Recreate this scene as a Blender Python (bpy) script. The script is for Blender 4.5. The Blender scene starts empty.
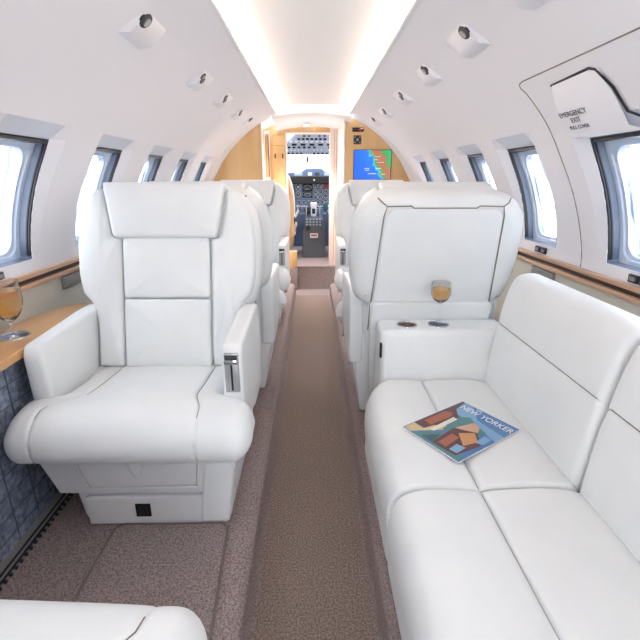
import bpy, bmesh, math, random
from mathutils import Vector, Matrix
random.seed(4)
PI = math.pi
SC = bpy.context.scene
COL = SC.collection

# ------------------------------------------------------------ camera, world, exposure
cam_d = bpy.data.cameras.new('camera'); cam = bpy.data.objects.new('camera', cam_d); COL.objects.link(cam)
cam_d.sensor_width = 36; cam_d.sensor_height = 36; cam_d.lens = 36 * 430 / 640; cam_d.clip_start = .02
cam.location = (0, 0, 1.15)
cam.rotation_euler = (math.radians(90 - 18.275), 0, math.radians(-1.012))
SC.camera = cam
SC.view_settings.view_transform = 'Standard'; SC.view_settings.look = 'None'
SC.view_settings.gamma = 1; SC.view_settings.use_curve_mapping = False
SC.view_settings.exposure = 0.43
W = bpy.data.worlds.new('sky'); SC.world = W; W.use_nodes = True
wn = W.node_tree.nodes; wl = W.node_tree.links
bg = wn['Background']; bg.inputs['Strength'].default_value = 5.0
tc = wn.new('ShaderNodeTexCoord'); sx = wn.new('ShaderNodeSeparateXYZ'); cr = wn.new('ShaderNodeValToRGB')
wl.new(tc.outputs['Generated'], sx.inputs[0]); wl.new(sx.outputs[2], cr.inputs[0]); wl.new(cr.outputs[0], bg.inputs[0])
cr.color_ramp.elements[0].position = 0; cr.color_ramp.elements[0].color = (.88, .93, 1.0, 1)
cr.color_ramp.elements[1].position = .8; cr.color_ramp.elements[1].color = (.80, .90, 1, 1)

# ------------------------------------------------------------ materials
def srgb(r, g, b):
    f = lambda c: (c/255/12.92) if c/255 <= .04045 else ((c/255 + .055)/1.055)**2.4
    return (f(r), f(g), f(b), 1)
def mat(name, c, rough=.5, metal=0, bump=None, var=None, spec=.5, emit=None, estr=0, trans=0, coat=0):
    m = bpy.data.materials.new(name); m.use_nodes = True
    nt = m.node_tree; b = nt.nodes['Principled BSDF']
    b.inputs['Base Color'].default_value = srgb(*c); b.inputs['Roughness'].default_value = rough
    b.inputs['Metallic'].default_value = metal; b.inputs['Specular IOR Level'].default_value = spec
    b.inputs['Coat Weight'].default_value = coat
    if trans: b.inputs['Transmission Weight'].default_value = trans
    if emit: b.inputs['Emission Color'].default_value = srgb(*emit); b.inputs['Emission Strength'].default_value = estr
    t = nt.nodes.new('ShaderNodeTexCoord')
    if var:                                   # (scale, second colour, contrast lo, hi)
        n = nt.nodes.new('ShaderNodeTexNoise'); n.inputs['Scale'].default_value = var[0]; n.inputs['Detail'].default_value = 5
        if len(var) > 4:
            mp = nt.nodes.new('ShaderNodeMapping'); mp.inputs['Scale'].default_value = var[4]
            nt.links.new(t.outputs['Object'], mp.inputs[0]); nt.links.new(mp.outputs[0], n.inputs['Vector'])
        else: nt.links.new(t.outputs['Object'], n.inputs['Vector'])
        r = nt.nodes.new('ShaderNodeValToRGB'); r.color_ramp.elements[0].position = var[2]; r.color_ramp.elements[1].position = var[3]
        r.color_ramp.elements[0].color = srgb(*c); r.color_ramp.elements[1].color = srgb(*var[1])
        nt.links.new(n.outputs[0], r.inputs[0]); nt.links.new(r.outputs[0], b.inputs['Base Color'])
    if bump:                                  # (scale, strength, distance)
        n2 = nt.nodes.new('ShaderNodeTexNoise'); n2.inputs['Scale'].default_value = bump[0]; n2.inputs['Detail'].default_value = 4
        nt.links.new(t.outputs['Object'], n2.inputs['Vector'])
        bp = nt.nodes.new('ShaderNodeBump'); bp.inputs['Strength'].default_value = bump[1]; bp.inputs['Distance'].default_value = bump[2]
        nt.links.new(n2.outputs[0], bp.inputs['Height']); nt.links.new(bp.outputs[0], b.inputs['Normal'])
    return m
M = {}
M['leather'] = mat('white_leather', (236, 238, 238), .42, bump=(260, .12, .002), var=(7, (240, 242, 241), .35, .65), spec=.4)
M['seam'] = mat('leather_seam', (132, 128, 116), .7)
M['plastic'] = mat('seat_base_vinyl', (236, 237, 238), .45, bump=(200, .08, .001))
M['liner'] = mat('cabin_liner', (236, 234, 238), .55, bump=(120, .04, .001), spec=.3)
M['lower'] = mat('lower_sidewall', (208, 204, 192), .5, bump=(150, .06, .001))
M['ceil'] = mat('ceiling_panel', (240, 238, 238), .55, spec=.3)
M['bevel'] = mat('window_shelf_grey', (214, 218, 228), .6)
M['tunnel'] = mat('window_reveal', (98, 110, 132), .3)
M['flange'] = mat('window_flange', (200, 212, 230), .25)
M['dark'] = mat('dark_plastic', (34, 36, 42), .4)
M['black'] = mat('black_plastic', (12, 12, 14), .5)
M['carpet'] = mat('mauve_carpet', (118, 104, 103), .95, bump=(200, 1.0, .006), var=(190, (180, 164, 162), .32, .68), spec=.1)
M['aisle'] = mat('brown_carpet', (104, 90, 83), .95, bump=(200, 1.0, .006), var=(190, (168, 151, 141), .32, .68), spec=.1)
M['edge'] = mat('carpet_binding', (124, 112, 106), .8)
M['wood'] = mat('maple_veneer', (222, 186, 134), .3, var=(9, (204, 162, 108), .3, .7, (1, 1, .12)), coat=.4)
M['woodY'] = mat('maple_veneer_long', (222, 176, 126), .28, var=(9, (206, 152, 100), .3, .7, (1, .1, 1)), coat=.4)
M['copper'] = mat('rail_wood', (210, 172, 142), .3, var=(30, (190, 148, 118), .3, .7, (1, .1, 1)), coat=.3)
M['brown'] = mat('rail_groove', (58, 32, 28), .5)
M['metal'] = mat('brushed_metal', (178, 178, 180), .35, metal=.55)
M['chrome'] = mat('polished_metal', (205, 207, 212), .12, metal=1)
M['grey'] = mat('grey_plate', (140, 138, 136), .5)
M['bluefab'] = mat('blue_grey_fabric', (104, 116, 138), .9, var=(60, (160, 170, 190), .35, .7), bump=(90, .6, .004), spec=.15)
M['seat_tan'] = mat('tan_leather', (205, 172, 130), .5)
M['panelblue'] = mat('cockpit_panel', (92, 110, 140), .5)
M['panellight'] = mat('cockpit_overhead', (170, 182, 204), .5)
M['panelgrey'] = mat('pedestal_grey', (84, 88, 96), .5)
M['gauge'] = mat('gauge_face', (18, 24, 38), .2)
M['mark'] = mat('gauge_mark', (225, 232, 240), .5)
M['red'] = mat('red_switch', (190, 40, 40), .5)
M['green'] = mat('green_block', (40, 110, 110), .5)
M['cream'] = mat('cream_panel', (238, 224, 214), .45)
M['ink'] = mat('black_lettering', (96, 96, 104), .7)
M['white'] = mat('white_paint', (245, 245, 245), .5)

def emis(name, c, s):
    m = bpy.data.materials.new(name); m.use_nodes = True; nt = m.node_tree
    nt.nodes.remove(nt.nodes['Principled BSDF']); e = nt.nodes.new('ShaderNodeEmission')
    e.inputs[0].default_value = srgb(*c); e.inputs[1].default_value = s
    nt.links.new(e.outputs[0], nt.nodes['Material Output'].inputs[0]); return m
M['cove'] = emis('cove_lamp', (255, 234, 212), 25.0)

def glass(name, tint, fac=.08):
    m = bpy.data.materials.new(name); m.use_nodes = True; nt = m.node_tree
    nt.nodes.remove(nt.nodes['Principled BSDF'])
    t = nt.nodes.new('ShaderNodeBsdfTransparent'); t.inputs[0].default_value = (*tint, 1)
    g = nt.nodes.new('ShaderNodeBsdfGlossy'); g.inputs['Roughness'].default_value = .03
    mx = nt.nodes.new('ShaderNodeMixShader'); lw = nt.nodes.new('ShaderNodeLayerWeight'); lw.inputs[0].default_value = fac*3
    g.inputs['Roughness'].default_value = .12
    mm = nt.nodes.new('ShaderNodeMath'); mm.operation = 'MULTIPLY'; mm.inputs[1].default_value = .22; nt.links.new(lw.outputs['Fresnel'], mm.inputs[0])
    nt.links.new(mm.outputs[0], mx.inputs[0]); nt.links.new(t.outputs[0], mx.inputs[1]); nt.links.new(g.outputs[0], mx.inputs[2])
    nt.links.new(mx.outputs[0], nt.nodes['Material Output'].inputs[0]); return m
M['pane'] = glass('window_acrylic', (.96, .98, 1), .05)
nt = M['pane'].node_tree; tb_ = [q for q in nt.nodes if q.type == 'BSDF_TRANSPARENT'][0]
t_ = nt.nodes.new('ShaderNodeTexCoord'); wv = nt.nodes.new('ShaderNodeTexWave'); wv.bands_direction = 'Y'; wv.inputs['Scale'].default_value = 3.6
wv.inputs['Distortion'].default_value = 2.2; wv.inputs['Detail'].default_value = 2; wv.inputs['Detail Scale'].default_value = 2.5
rp = nt.nodes.new('ShaderNodeValToRGB'); rp.color_ramp.elements[0].position = .02; rp.color_ramp.elements[0].color = (.17, .20, .25, 1)  # bluish bands in the pane's tint imitate soft reflections
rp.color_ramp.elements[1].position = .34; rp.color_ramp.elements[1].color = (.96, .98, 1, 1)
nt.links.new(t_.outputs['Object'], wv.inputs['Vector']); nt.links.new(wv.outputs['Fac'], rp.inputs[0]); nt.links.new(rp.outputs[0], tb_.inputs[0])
M['glass'] = mat('stemware_glass', (250, 250, 250), .02, trans=1); M['glass'].node_tree.nodes['Principled BSDF'].inputs['IOR'].default_value = 1.45
M['wine'] = mat('golden_wine', (255, 204, 124), .05, trans=.88); M['wine'].node_tree.nodes['Principled BSDF'].inputs['IOR'].default_value = 1.2

def map_material():
    m = bpy.data.materials.new('moving_map_display'); m.use_nodes = True; nt = m.node_tree; N = nt.nodes; L = nt.links
    b = N['Principled BSDF']; b.inputs['Roughness'].default_value = .2
    t = N.new('ShaderNodeTexCoord'); s = N.new('ShaderNodeSeparateXYZ'); L.new(t.outputs['Object'], s.inputs[0])
    n = N.new('ShaderNodeTexNoise'); n.inputs['Scale'].default_value = 22; n.inputs['Detail'].default_value = 4; L.new(t.outputs['Object'], n.inputs['Vector'])
    def mth(op, a, c):
        k = N.new('ShaderNodeMath'); k.operation = op
        for i, q in enumerate((a, c)):
            if isinstance(q, (int, float)): k.inputs[i].default_value = q
            else: L.new(q, k.inputs[i])
        return k.outputs[0]
    v = mth('ADD', mth('MULTIPLY', s.outputs[0], 1.0), mth('SUBTRACT', mth('MULTIPLY', s.outputs[2], .5), .015))
    v = mth('ADD', v, mth('MULTIPLY', mth('SUBTRACT', n.outputs[0], .5), .13))
    v = mth('ADD', mth('MULTIPLY', v, 2.7), .5)
    r = N.new('ShaderNodeValToRGB'); cr = r.color_ramp; L.new(v, r.inputs[0])
    cr.elements[0].position = 0; cr.elements[0].color = srgb(30, 92, 225)
    cr.elements[1].position = 1; cr.elements[1].color = srgb(60, 170, 110)
    for p, c in ((.50, (36, 110, 235)), (.53, (60, 190, 200)), (.56, (90, 150, 80)), (.66, (150, 112, 84)), (.78, (176, 96, 86)), (.86, (60, 150, 80))):
        e = cr.elements.new(p); e.color = srgb(*c)
    L.new(r.outputs[0], b.inputs['Base Color']); L.new(r.outputs[0], b.inputs['Emission Color']); b.inputs['Emission Strength'].default_value = .55
    return m
M['map'] = map_material()

# ------------------------------------------------------------ helpers
def link(name, me, m=None, parent=None):
    o = bpy.data.objects.new(name, me); COL.objects.link(o)
    if m is not None:
        for k in (m if isinstance(m, (list, tuple)) else [m]): me.materials.append(M[k] if isinstance(k, str) else k)
    if parent: o.parent = parent
    return o
def done(bm, name, m, parent=None, smooth=True, ang=32):
    bmesh.ops.remove_doubles(bm, verts=bm.verts, dist=1e-6)
    bmesh.ops.recalc_face_normals(bm, faces=bm.faces)
    if smooth:
        for f in bm.faces: f.smooth = True
        for e in bm.edges:
            if len(e.link_faces) == 2 and e.calc_face_angle(0) > math.radians(ang): e.smooth = False
    me = bpy.data.meshes.new(name); bm.to_mesh(me); bm.free()
    return link(name, me, m, parent)
def empty(name, loc=(0, 0, 0), rz=0):
    o = bpy.data.objects.new(name, None); COL.objects.link(o); o.location = loc; o.rotation_euler = (0, 0, rz); o.empty_display_size = .1
    return o
def tag(o, label, cat, group=None):
    o['label'] = label; o['category'] = cat
    if group: o['group'] = group
    return o
def struct(o): o['kind'] = 'structure'; return o
def add_box(bm, x0, x1, y0, y1, z0, z1, r=0, seg=2):
    b2 = bmesh.new(); bmesh.ops.create_cube(b2, size=1)
    for v in b2.verts: v.co = Vector(((x0+x1)/2 + v.co.x*(x1-x0), (y0+y1)/2 + v.co.y*(y1-y0), (z0+z1)/2 + v.co.z*(z1-z0)))
    if r: bmesh.ops.bevel(b2, geom=b2.edges[:], offset=r, segments=seg, affect='EDGES', profile=.5)
    merge(bm, b2)
def merge(bm, b2, mx=None):
    if mx is not None: b2.transform(mx)
    me = bpy.data.meshes.new('t'); b2.to_mesh(me); b2.free(); bm.from_mesh(me); bpy.data.meshes.remove(me)
def box(name, x0, x1, y0, y1, z0, z1, m, parent=None, r=0, seg=2):
    bm = bmesh.new(); add_box(bm, x0, x1, y0, y1, z0, z1, r, seg); return done(bm, name, m, parent)
def add_cyl(bm, p, axis, r, h, seg=24, r2=None):
    b2 = bmesh.new(); bmesh.ops.create_cone(b2, cap_ends=True, segments=seg, radius1=r, radius2=r if r2 is None else r2, depth=h)
    q = Vector((0, 0, 1)).rotation_difference(Vector(axis).normalized())
    merge(bm, b2, Matrix.Translation(Vector(p)) @ q.to_matrix().to_4x4())
def add_tube(bm, pts, r, seg=6):
    pts = [Vector(p) for p in pts]; rings = []
    for i, p in enumerate(pts):
        d = (pts[min(i+1, len(pts)-1)] - pts[max(i-1, 0)]).normalized()
        a = d.cross(Vector((0, 0, 1)));  a = a if a.length > .05 else d.cross(Vector((0, 1, 0)))
        a.normalize(); b = d.cross(a)
        rings.append([bm.verts.new(p + (a*math.cos(2*PI*k/seg) + b*math.sin(2*PI*k/seg))*r) for k in range(seg)])
    for u, v in zip(rings, rings[1:]):
        for k in range(seg): bm.faces.new((u[k], u[(k+1) % seg], v[(k+1) % seg], v[k]))
    bm.faces.new(rings[0][::-1]); bm.faces.new(rings[-1])
def tube(name, pts, r, m, parent=None, seg=6):
    bm = bmesh.new(); add_tube(bm, pts, r, seg); return done(bm, name, m, parent)
def add_lathe(bm, prof, c, seg=32):
    rings = []
    for r, z in prof:
        if r < 1e-6: rings.append([bm.verts.new((c[0], c[1], c[2]+z))]*seg)
        else: rings.append([bm.verts.new((c[0]+r*math.cos(2*PI*k/seg), c[1]+r*math.sin(2*PI*k/seg), c[2]+z)) for k in range(seg)])
    for a, b in zip(rings, rings[1:]):
        for k in range(seg):
            vs = []
            for v in (a[k], a[(k+1) % seg], b[(k+1) % seg], b[k]):
                if v not in vs: vs.append(v)
            if len(vs) > 2: bm.faces.new(vs)
def smooth_poly(pts, n=6, closed=True):
    out = []; N = len(pts)
    for i in range(N if closed else N-1):
        g = lambda k: pts[k % N] if closed else pts[max(0, min(N-1, k))]
        p0, p1, p2, p3 = g(i-1), g(i), g(i+1), g(i+2)
        for s in range(n):
            t = s/n
            out.append(tuple(.5*((2*b) + (-a+c)*t + (2*a-5*b+4*c-d)*t*t + (-a+3*b-3*c+d)*t**3) for a, b, c, d in zip(p0, p1, p2, p3)))
    if not closed: out.append(tuple(pts[-1]))
    return out
def round_poly(pts, r, n=4):
    """polygon with its corners rounded off by radius r"""
    out = []; N = len(pts)
    for i in range(N):
        p = Vector(pts[i]); a = Vector(pts[i-1]); b = Vector(pts[(i+1) % N])
        da, db = (a-p), (b-p); ra = min(r, da.length*.48, db.length*.48)
        s, e = p + da.normalized()*ra, p + db.normalized()*ra
        for k in range(n+1):
            t = k/n; out.append(tuple(s*(1-t)**2 + p*2*t*(1-t) + e*t*t))
    return out
def resample(pts, step):
    P = [Vector(p) for p in pts]; out = []
    for i in range(len(P)):
        a, b = P[i], P[(i+1) % len(P)]; n = max(1, int((b-a).length/step))
        for k in range(n): out.append(a.lerp(b, k/n))
    return out
def add_slab(bm, outline, w0, w1, r, puff, mp, back=True, step=.03, nr=4, fill=6):
    """soft slab: outline in (u,v), thickness w0..w1, edges rounded by r, front swollen by puff"""
    P = resample(outline, step); N = len(P)
    area = sum(P[i].x*P[(i+1) % N].y - P[(i+1) % N].x*P[i].y for i in range(N))
    if area < 0: P.reverse()
    nor = []
    for i in range(N):
        d = (P[(i+1) % N] - P[i-1]); d = Vector((d.y, -d.x)); nor.append(d.normalized() if d.length else Vector((1, 0)))
    c = sum(P, Vector((0, 0)))/N
    rings = []
    def ring(inset, w): rings.append([bm.verts.new(mp(P[i].x - nor[i].x*inset, P[i].y - nor[i].y*inset, w)) for i in range(N)])
    if back:
        for k in range(nr+1):
            a = PI/2*k/nr; ring(r*(1-math.sin(a)), w0 + r*(1-math.cos(a)))
    else: ring(0, w0)
    for k in range(nr+1):
        a = PI/2*k/nr; ring(r*(1-math.cos(a)), w1 - r*(1-math.sin(a)))
    base = [P[i] - nor[i]*r for i in range(N)]
    for k in range(1, fill):
        s = 1-k/fill; h = w1 + puff*(1-s**2.4)
        rings.append([bm.verts.new(mp(c.x+(q.x-c.x)*s, c.y+(q.y-c.y)*s, h)) for q in base])
    for a, b in zip(rings, rings[1:]):
        for i in range(N): bm.faces.new((a[i], a[(i+1) % N], b[(i+1) % N], b[i]))
    top = bm.verts.new(mp(c.x, c.y, w1+puff))
    for i in range(N): bm.faces.new((rings[-1][i], rings[-1][(i+1) % N], top))
    if back:
        for k in range(1, fill):
            s = 1-k/fill
            rings.insert(0, [bm.verts.new(mp(c.x+(q.x-c.x)*s, c.y+(q.y-c.y)*s, w0)) for q in base])
            a, b = rings[0], rings[1]
            for i in range(N): bm.faces.new((a[i], a[(i+1) % N], b[(i+1) % N], b[i]))
        bot = bm.verts.new(mp(c.x, c.y, w0))
        for i in range(N): bm.faces.new((rings[0][(i+1) % N], rings[0][i], bot))
def slab(name, outline, w0, w1, r, puff, mp, m, parent=None, **k):
    bm = bmesh.new(); add_slab(bm, outline, w0, w1, r, puff, mp, **k); return done(bm, name, m, parent, ang=50)
def copy_tree(o, parent=None):
    c = o.copy(); COL.objects.link(c); c.parent = parent
    for ch in list(o.children): copy_tree(ch, c)
    return c
def text_mesh(s, size, m, name, parent, mx, align='CENTER', sx=1, ext=0.0004):
    cu = bpy.data.curves.new('t', 'FONT'); cu.body = s; cu.size = size; cu.align_x = align; cu.align_y = 'CENTER'; cu.extrude = ext; cu.space_line = 1.0
    to = bpy.data.objects.new('t', cu); COL.objects.link(to)
    bpy.context.view_layer.update()
    me = bpy.data.meshes.new_from_object(to.evaluated_get(bpy.context.evaluated_depsgraph_get()))
    bpy.data.objects.remove(to); me.materials.clear(); me.transform(mx @ Matrix.Diagonal((sx, 1, 1, 1)))
    me.name = name
    return link(name, me, m, parent)

# ------------------------------------------------------------ cabin cross-section
PROF = [(1.012, .775), (1.016, .84), (1.008, .90), (.975, 1.01), (.928, 1.12), (.872, 1.22), (.81, 1.32), (.72, 1.42), (.60, 1.52), (.47, 1.60), (.335, 1.655)]
PS = smooth_poly(PROF, 8, closed=False)
def px_(z):
    if z <= PS[0][1]: return PS[0][0]
    for (x0, z0), (x1, z1) in zip(PS, PS[1:]):
        if z0 <= z <= z1: return x0 + (x1-x0)*(z-z0)/max(1e-9, z1-z0)
    return PS[-1][0]
Y0, Y1 = -.9, 4.15
HW = .142
WZ0, WZ1, WZS = .872, 1.272, 1.314
WIN_R = [.76, 1.335, 1.94, 2.47, 3.03, 3.60]
WIN_L = [.88, 1.45, 2.035, 2.61, 3.16, 3.71]
WIN_R = [q-.020 for q in WIN_R]; WIN_L = [q-.022 for q in WIN_L]; WIN_R.insert(0, .13); WIN_L.insert(0, .22)
def dep(z):
    if z <= .858 or z >= WZS: return 0
    if z <= WZ1: return .036*((z-.858)/(WZ1-.858))**.8
    return .036*(WZS-z)/(WZS-WZ1)
def wall(side, wins, name):
    s = -1 if side == 'left' else 1
    ys = [Y0, Y1]
    for c in wins: ys += [c-HW-.035, c-HW, c-HW*.33, c+HW*.33, c+HW, c+HW+.038]
    ys = sorted(ys); zs = sorted(set([.775, .80, .835, .858, WZ0, .92, .96, 1.0, 1.05, 1.1, 1.15, 1.2, 1.24, WZ1, WZS] + [p[1] for p in PS if p[1] > WZS+.005]))
    bm = bmesh.new(); bev = set()
    def inwin(y, e=1e-4):
        for c in wins:
            if c-HW-e <= y <= c+HW+e: return True
        return False
    V = [[bm.verts.new((s*(px_(z) + (dep(z) if inwin(y) else 0) - (.02*max(0, z-1.60)/.055 if s < 0 else 0)), y, z)) for z in zs] for y in ys]
    for i in range(len(ys)-1):
        ym = (ys[i]+ys[i+1])/2
        for j in range(len(zs)-1):
            zm = (zs[j]+zs[j+1])/2
            if inwin(ym) and WZ0 < zm < WZ1: continue
            f = bm.faces.new((V[i][j], V[i+1][j], V[i+1][j+1], V[i][j+1]))
            if inwin(ym) and WZ1 < zm < WZS: f.material_index = 1
    o = done(bm, name, ['liner', 'bevel'], ang=14); struct(o)
    return o
wall('left', WIN_L, 'wall_left'); wall('right', WIN_R, 'wall_right')

def rrect(y0, y1, z0, z1, r, n=8):
    pts = []
    for cy, cz, a0 in ((y1-r, z1-r, 0), (y0+r, z1-r, PI/2), (y0+r, z0+r, PI), (y1-r, z0+r, 1.5*PI)):
        for k in range(n+1):
            a = a0 + PI/2*k/n; pts.append((cy + r*math.cos(a), cz + r*math.sin(a)))
    out = []                                  # even sampling of the straight sides too
    for i, p in enumerate(pts):
        q = pts[(i+1) % len(pts)]; m_ = 10 if i % (n+1) == n else 1
        out += [(p[0]+(q[0]-p[0])*k/m_, p[1]+(q[1]-p[1])*k/m_) for k in range(m_)]
    return out
def window(s, c, n):
    bm = bmesh.new(); rings = []
    def xo(z): return px_(z) + dep(z)
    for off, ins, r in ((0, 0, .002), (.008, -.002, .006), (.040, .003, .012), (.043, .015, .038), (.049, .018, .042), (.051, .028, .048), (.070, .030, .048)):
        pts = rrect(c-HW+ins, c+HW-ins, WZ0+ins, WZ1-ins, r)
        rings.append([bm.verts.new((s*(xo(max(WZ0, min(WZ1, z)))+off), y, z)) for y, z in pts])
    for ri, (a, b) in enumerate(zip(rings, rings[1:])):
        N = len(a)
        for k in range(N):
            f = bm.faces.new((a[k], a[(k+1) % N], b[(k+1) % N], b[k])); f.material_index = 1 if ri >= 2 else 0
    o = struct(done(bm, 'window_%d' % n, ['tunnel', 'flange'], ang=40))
    bm = bmesh.new(); pts = rrect(c-HW+.028, c+HW-.028, WZ0+.028, WZ1-.028, .048)
    bm.faces.new([bm.verts.new((s*(xo(z)+.067), y, z)) for y, z in pts])
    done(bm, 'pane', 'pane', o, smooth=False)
    for e in (1, -1):
        bm = bmesh.new()
        for k in range(2):
            yy = c + e*(HW-.001-.002*k); zz = [WZ0+.012+(WZ1-WZ0-.02)*i/10 for i in range(11)]
            for a, b in zip(zz, zz[1:]):
                x0, x1 = xo(a)+.003+.007*k, xo(b)+.003+.007*k
                vs = [(s*x0, yy+.002, a), (s*(x0+.005), yy+.002, a), (s*(x1+.005), yy+.002, b), (s*x1, yy+.002, b)]
                lo = [bm.verts.new(v) for v in vs]; hi = [bm.verts.new((v[0], v[1]-e*.006, v[2])) for v in vs]
                for q in range(4): bm.faces.new((lo[q], lo[(q+1) % 4], hi[(q+1) % 4], hi[q]))
                bm.faces.new(lo[::-1]); bm.faces.new(hi)
        done(bm, 'shade_track', 'dark', o, smooth=False)
    # pull-down shade folded away under the shelf
    zt = WZ1-.004
    box('shade', s*(xo(zt)+.004) if s > 0 else s*(xo(zt)+.034), s*(xo(zt)+.034) if s > 0 else s*(xo(zt)+.004), c-HW+.004, c+HW-.012, zt-.010, zt, 'dark', o)
    return o
n = 0
for c in WIN_R: n += 1; window(1, c, n)
for c in WIN_L: n += 1; window(-1, c, n)

bm = bmesh.new()      # unseen aft bulkhead; doorway added to let sky light onto the seats
add_box(bm, -1.02, -.20, Y0-.03, Y0, 0, 1.75); add_box(bm, .20, 1.02, Y0-.03, Y0, 0, 1.75); add_box(bm, -.20, .20, Y0-.03, Y0, 1.66, 1.75)
struct(done(bm, 'wall_back', 'liner', smooth=False))
# lower sidewalls, rails
LOW = [(1.010, .785), (1.012, .74), (1.010, .66), (.985, .40), (.93, .125)]
for s, nm in ((-1, 'left'), (1, 'right')):
    bm = bmesh.new(); pr = smooth_poly(LOW, 5, closed=False)
    a = [bm.verts.new((s*x, Y0, z)) for x, z in pr]; b = [bm.verts.new((s*x, Y1, z)) for x, z in pr]
    for k in range(len(pr)-1): bm.faces.new((a[k], b[k], b[k+1], a[k+1]))
    struct(done(bm, 'baseboard_' + nm, 'lower'))
k = 0
for s in (-1, 1):
    for (z0, z1, dx, m) in ((.812, .829, .014, 'copper'), (.796, .812, .004, 'brown'), (.778, .796, .016, 'copper')):
        k += 1; xx = sorted((s*(1.012-dx), s*1.019))
        struct(box('trim_%d' % k, xx[0], xx[1], Y0, Y1-.01, z0, z1, m, r=.003))

# floor: dropped aisle between two raised ledges, then the cockpit step
def extrude_profile(bm, pr, y0, y1, mats, cuts=1):
    rows = [[bm.verts.new((x, y0+(y1-y0)*i/cuts, z)) for x, z in pr] for i in range(cuts+1)]
    for a, b in zip(rows, rows[1:]):
        for k in range(len(pr)-1):
            f = bm.faces.new((a[k], a[k+1], b[k+1], b[k])); f.material_index = mats(pr[k], pr[k+1])
FP = [(-1.0, .125), (-.215, .125), (-.196, .121), (-.183, .110), (-.177, .095), (-.170, .012), (-.160, 0), (.160, 0), (.170, .012), (.177, .095), (.183, .110), (.196, .121), (.215, .125), (1.0, .125)]
bm = bmesh.new(); extrude_profile(bm, FP, Y0, 4.30, lambda a, b: 1 if abs(a[0]) < .165 and abs(b[0]) < .165 else 0)
v = [bm.verts.new(q) for q in ((-.27, 4.30, 0), (.27, 4.30, 0), (.27, 4.56, 0), (-.27, 4.56, 0))]; bm.faces.new(v)
for sgn in (-1, 1):
    v = [bm.verts.new(q) for q in ((sgn*.17, 4.30, .0), (sgn*1.0, 4.30, .0), (sgn*1.0, 4.30, .125), (sgn*.215, 4.30, .125), (sgn*.177, 4.3, .095))]; bm.faces.new(v)
v = [bm.verts.new(q) for q in ((-1.0, 4.30, 0), (-.27, 4.30, 0), (-.27, 4.56, 0), (-1.0, 4.56, 0))]; bm.faces.new(v)
v = [bm.verts.new(q) for q in ((-1.0, 4.56, 0), (1.0, 4.56, 0), (1.0, 4.56, .25), (-1.0, 4.56, .25))]; bm.faces.new(v)
v = [bm.verts.new(q) for q in ((-1.0, 4.56, .25), (1.0, 4.56, .25), (1.0, 6.3, .25), (-1.0, 6.3, .25))]; bm.faces.new(v)
struct(done(bm, 'floor', ['carpet', 'aisle'], ang=40))
struct(tube('trim_7', [(-.15, 4.553, .25), (.19, 4.553, .25)], .009, 'carpet'))

# ceiling: recessed panel lit from coves
bm = bmesh.new()
pr = [(.335, 1.655), (.318, 1.655), (.314, 1.662), (.318, 1.668), (.345, 1.672), (.385, 1.685), (.39, 1.715), (.30, 1.722), (.15, 1.728), (0, 1.73)]
pr = pr + [(-x+.02, z) for x, z in pr[::-1][1:]]
extrude_profile(bm, pr, Y0, 3.92, lambda a, b: 0)
struct(done(bm, 'ceiling', 'ceil', ang=25))
for s in (-1, 1):
    x0, x1 = sorted((s*.352, s*.376))
    if s < 0: x0 += .02; x1 += .02
    o = box('cove_lamp', x0, x1, Y0+.05, 3.90, 1.677, 1.685, 'cove')
    tag(o, 'warm cove light strip along the %s edge of the ceiling panel' % ('left' if s < 0 else 'right'), 'light', 'cove light strips')
# entry ceiling and end cap
bm = bmesh.new(); rows = []
for y, zc, hw in ((3.92, 1.675, .335), (3.925, 1.655, .335), (4.15, 1.642, .335), (4.40, 1.628, .335), (4.62, 1.618, .335)):
    rows.append([bm.verts.new((x*hw, y, zc + .038*(1-x*x) - .03)) for x in [i/8-1 for i in range(17)]])
for a, b in zip(rows, rows[1:]):
    for i in range(16): bm.faces.new((a[i], a[i+1], b[i+1], b[i]))
v0 = [bm.verts.new((x*.335, 3.92, 1.645 + .038*(1-x*x))) for x in [i/8-1 for i in range(17)]]
v1 = [bm.verts.new((x*.335, 3.92, 1.74)) for x in [i/8-1 for i in range(17)]]
for i in range(16): bm.faces.new((v0[i], v0[i+1], v1[i+1], v1[i]))
struct(done(bm, 'ceiling_entry', 'ceil', ang=30))
bm = bmesh.new()
for s in (-1, 1):
    pts = [(x*s, z) for x, z in PS if z > 1.30] ; 
    a = [bm.verts.new((x, 4.15, z)) for x, z in pts]; b = [bm.verts.new((x, 4.66, z)) for x, z in pts]
    for i in range(len(pts)-1): bm.faces.new((a[i], a[i+1], b[i+1], b[i]))
struct(done(bm, 'ceiling_entry_side', 'ceil'))

t = empty('entry_fill_lamp', (-.05, 4.36, 1.615)); tag(t, 'added round lamp brightening the entry floor between bulkhead and cockpit door', 'light')  # lamp and its spot are added to brighten the entry area
bm = bmesh.new(); add_cyl(bm, (0, 0, .004), (0, 0, 1), .03, .010); done(bm, 'housing', 'metal', t)
bm = bmesh.new(); add_cyl(bm, (0, 0, -.003), (0, 0, 1), .024, .004); done(bm, 'lens', emis('entry_fill_glow', (255, 245, 238), 14.0), t)
ld = bpy.data.lights.new('entry_fill_spot', 'SPOT'); ld.energy = 58; ld.spot_size = math.radians(130); ld.spot_blend = .6; ld.shadow_soft_size = .05; ld.color = (1, .95, .93)
lo_ = bpy.data.objects.new('entry_fill_spot', ld); COL.objects.link(lo_); lo_.parent = t; lo_.location = (0, -.02, -.02); lo_.rotation_euler = (math.radians(-22), 0, 0)
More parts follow.
